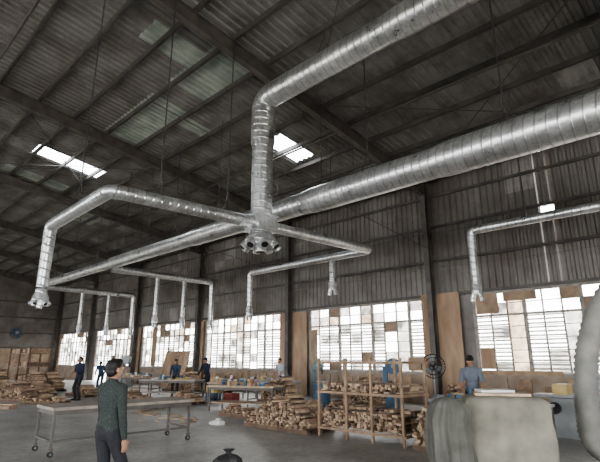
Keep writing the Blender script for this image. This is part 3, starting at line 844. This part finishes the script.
    dg=bpy.context.evaluated_depsgraph_get(); em=bpy.data.meshes.new_from_object(ob.evaluated_get(dg))
    bpy.data.objects.remove(ob)
    nf=len(em.polygons); c=np.zeros(nf*3); em.polygons.foreach_get('center',c); c=c.reshape(-1,3)
    best=np.full(nf,1e9); idx=np.zeros(nf,int); keys=[]
    for p in prim:
        if p[5] not in keys: keys.append(p[5])
        if p[0]=='c':
            a=np.array(p[1]);bb=np.array(p[3]);d=bb-a;l=max(d@d,1e-9); t=np.clip(((c-a)@d)/l,0,1)
            dist=np.linalg.norm(c-a-t[:,None]*d,axis=1)-(p[2]+(p[4]-p[2])*t)
        else:
            Rm=np.array(p[3]); q=(c-np.array(p[1]))@Rm; r=np.array(p[2]); kk=np.linalg.norm(q/r,axis=1); g=np.linalg.norm(q/r**2,axis=1)+1e-6
            dist=kk*(kk-1)/g
        k=keys.index(p[5]); u=dist<best; best[u]=dist[u]; idx[u]=k
    vv=np.zeros(len(em.vertices)*3); em.vertices.foreach_get('co',vv); vv=vv.reshape(-1,3)
    b=MB(); fl_=[list(p.vertices) for p in em.polygons]
    b.v=[tuple(v) for v in vv]; b.f=fl_; b.mats=list(keys); b.m=idx.tolist(); b.sm=[True]*nf; b.uv=[[(0,0)]*len(f) for f in fl_]
    for (p,r,k) in extra: b.ell(p,(r,r*.7 if k=='eye' else r*.6,r),k,n=12,R=RH)
    for s in(-1,1): b.box(h(s*.031,.087,.030),(.030,.008,.006),'hair',R=RH)
    b.ell(h(0,.084,-.055),(.022,.008,.006),'lip',n=12,R=RH)
    Rz=Matrix.Rotation(heading,3,'Z'); zmin=min(v[2] for v in b.v)
    b.v=[tuple(Rz@(Vector(v)-Vector((0,0,zmin)))*S+Vector((x,y,0))) for v in b.v]
    bpy.data.meshes.remove(em)
    return b.make(name)
D=math.radians
person('worker',-5.25,2.44,D(12),H=1.60,shirt='s_grey',wr=(.24,.05,.80),wl=(-.23,.14,.82),headturn=-.15,headtilt=-.15,vox=.007,fr=(.11,.10),fl=(-.11,-.08))
person('worker.001',-21,8.3,D(200),H=1.72,wr=(.12,.28,1.05),wl=(-.12,.28,1.08),lean=.12,shirt='s_navy',headtilt=-.3)
person('worker.002',-25.4,11.1,D(80),H=1.6,wr=(.2,.3,.9),wl=(-.2,.3,.9),lean=.5,shirt='s_blue',pants='p_jean',back=-.1)
person('worker.003',-19.9,12.2,D(-130),H=1.66,wr=(.2,.42,.92),wl=(-.15,.42,.92),lean=.35,shirt='s_blue',back=-.08)
person('worker.004',-18.5,12.9,D(200),H=1.7,wr=(.18,.38,.93),wl=(-.2,.38,.95),lean=.2,shirt='s_navy',cap='s_navy',back=-.05)
person('worker.005',-15.9,15.1,D(185),H=1.68,wr=(.18,.36,.92),wl=(-.2,.36,.92),lean=.15,shirt='s_lite',sleeve='short')
person('worker.006',-4.95,10.6,D(200),H=1.70,wr=(.18,.40,.98),wl=(-.2,.42,.98),lean=.22,shirt='s_mid',sleeve='short',cap='black')

# ---------------------------------------------------------------- light
w=bpy.data.worlds.new('World'); bpy.context.scene.world=w; w.use_nodes=True
bg=w.node_tree.nodes['Background']; bg.inputs[0].default_value=(.955,.98,1,1); bg.inputs[1].default_value=13.5
def portal(name,loc,rot,sx,sy):
    l=bpy.data.lights.new(name,'AREA'); l.shape='RECTANGLE'; l.size=sx; l.size_y=sy
    l.cycles.is_portal=True
    o=bpy.data.objects.new(name,l); o.location=loc; o.rotation_euler=rot; SC.objects.link(o)
for i,(x0,x1) in enumerate(WIN): portal('daylight_portal_w%d'%i,((x0+x1)/2,YW+.2,(SILL+WT)/2),(D(-90),0,0),x1-x0,WT-SILL)
for i in range(len(COLS)-1): portal('daylight_portal_r%d'%i,((COLS[i]+COLS[i+1])/2,YB-.2,3.05),(D(90),0,0),7.2,3.9)
portal('daylight_portal_e',(XR+.2,-4,2.5),(0,D(90),0),5,16)
for i,q in enumerate(SKY): portal('daylight_portal_s%d'%i,((q[0]+q[1])/2,(q[2]+q[3])/2,roofz((q[2]+q[3])/2)+.15),(0,0,0),q[1]-q[0],q[3]-q[2])
try: bpy.context.scene.view_settings.look='AgX - Medium High Contrast'
except Exception: pass

# ---------------------------------------------------------------- camera
cam=bpy.data.cameras.new('Camera'); co=bpy.data.objects.new('Camera',cam); SC.objects.link(co)
cam.sensor_width=36; cam.lens=36*470/600; co.location=(0,0,1.6); co.rotation_euler=(D(90+15.35),0,D(44.3)); cam.clip_end=300
bpy.context.scene.camera=co
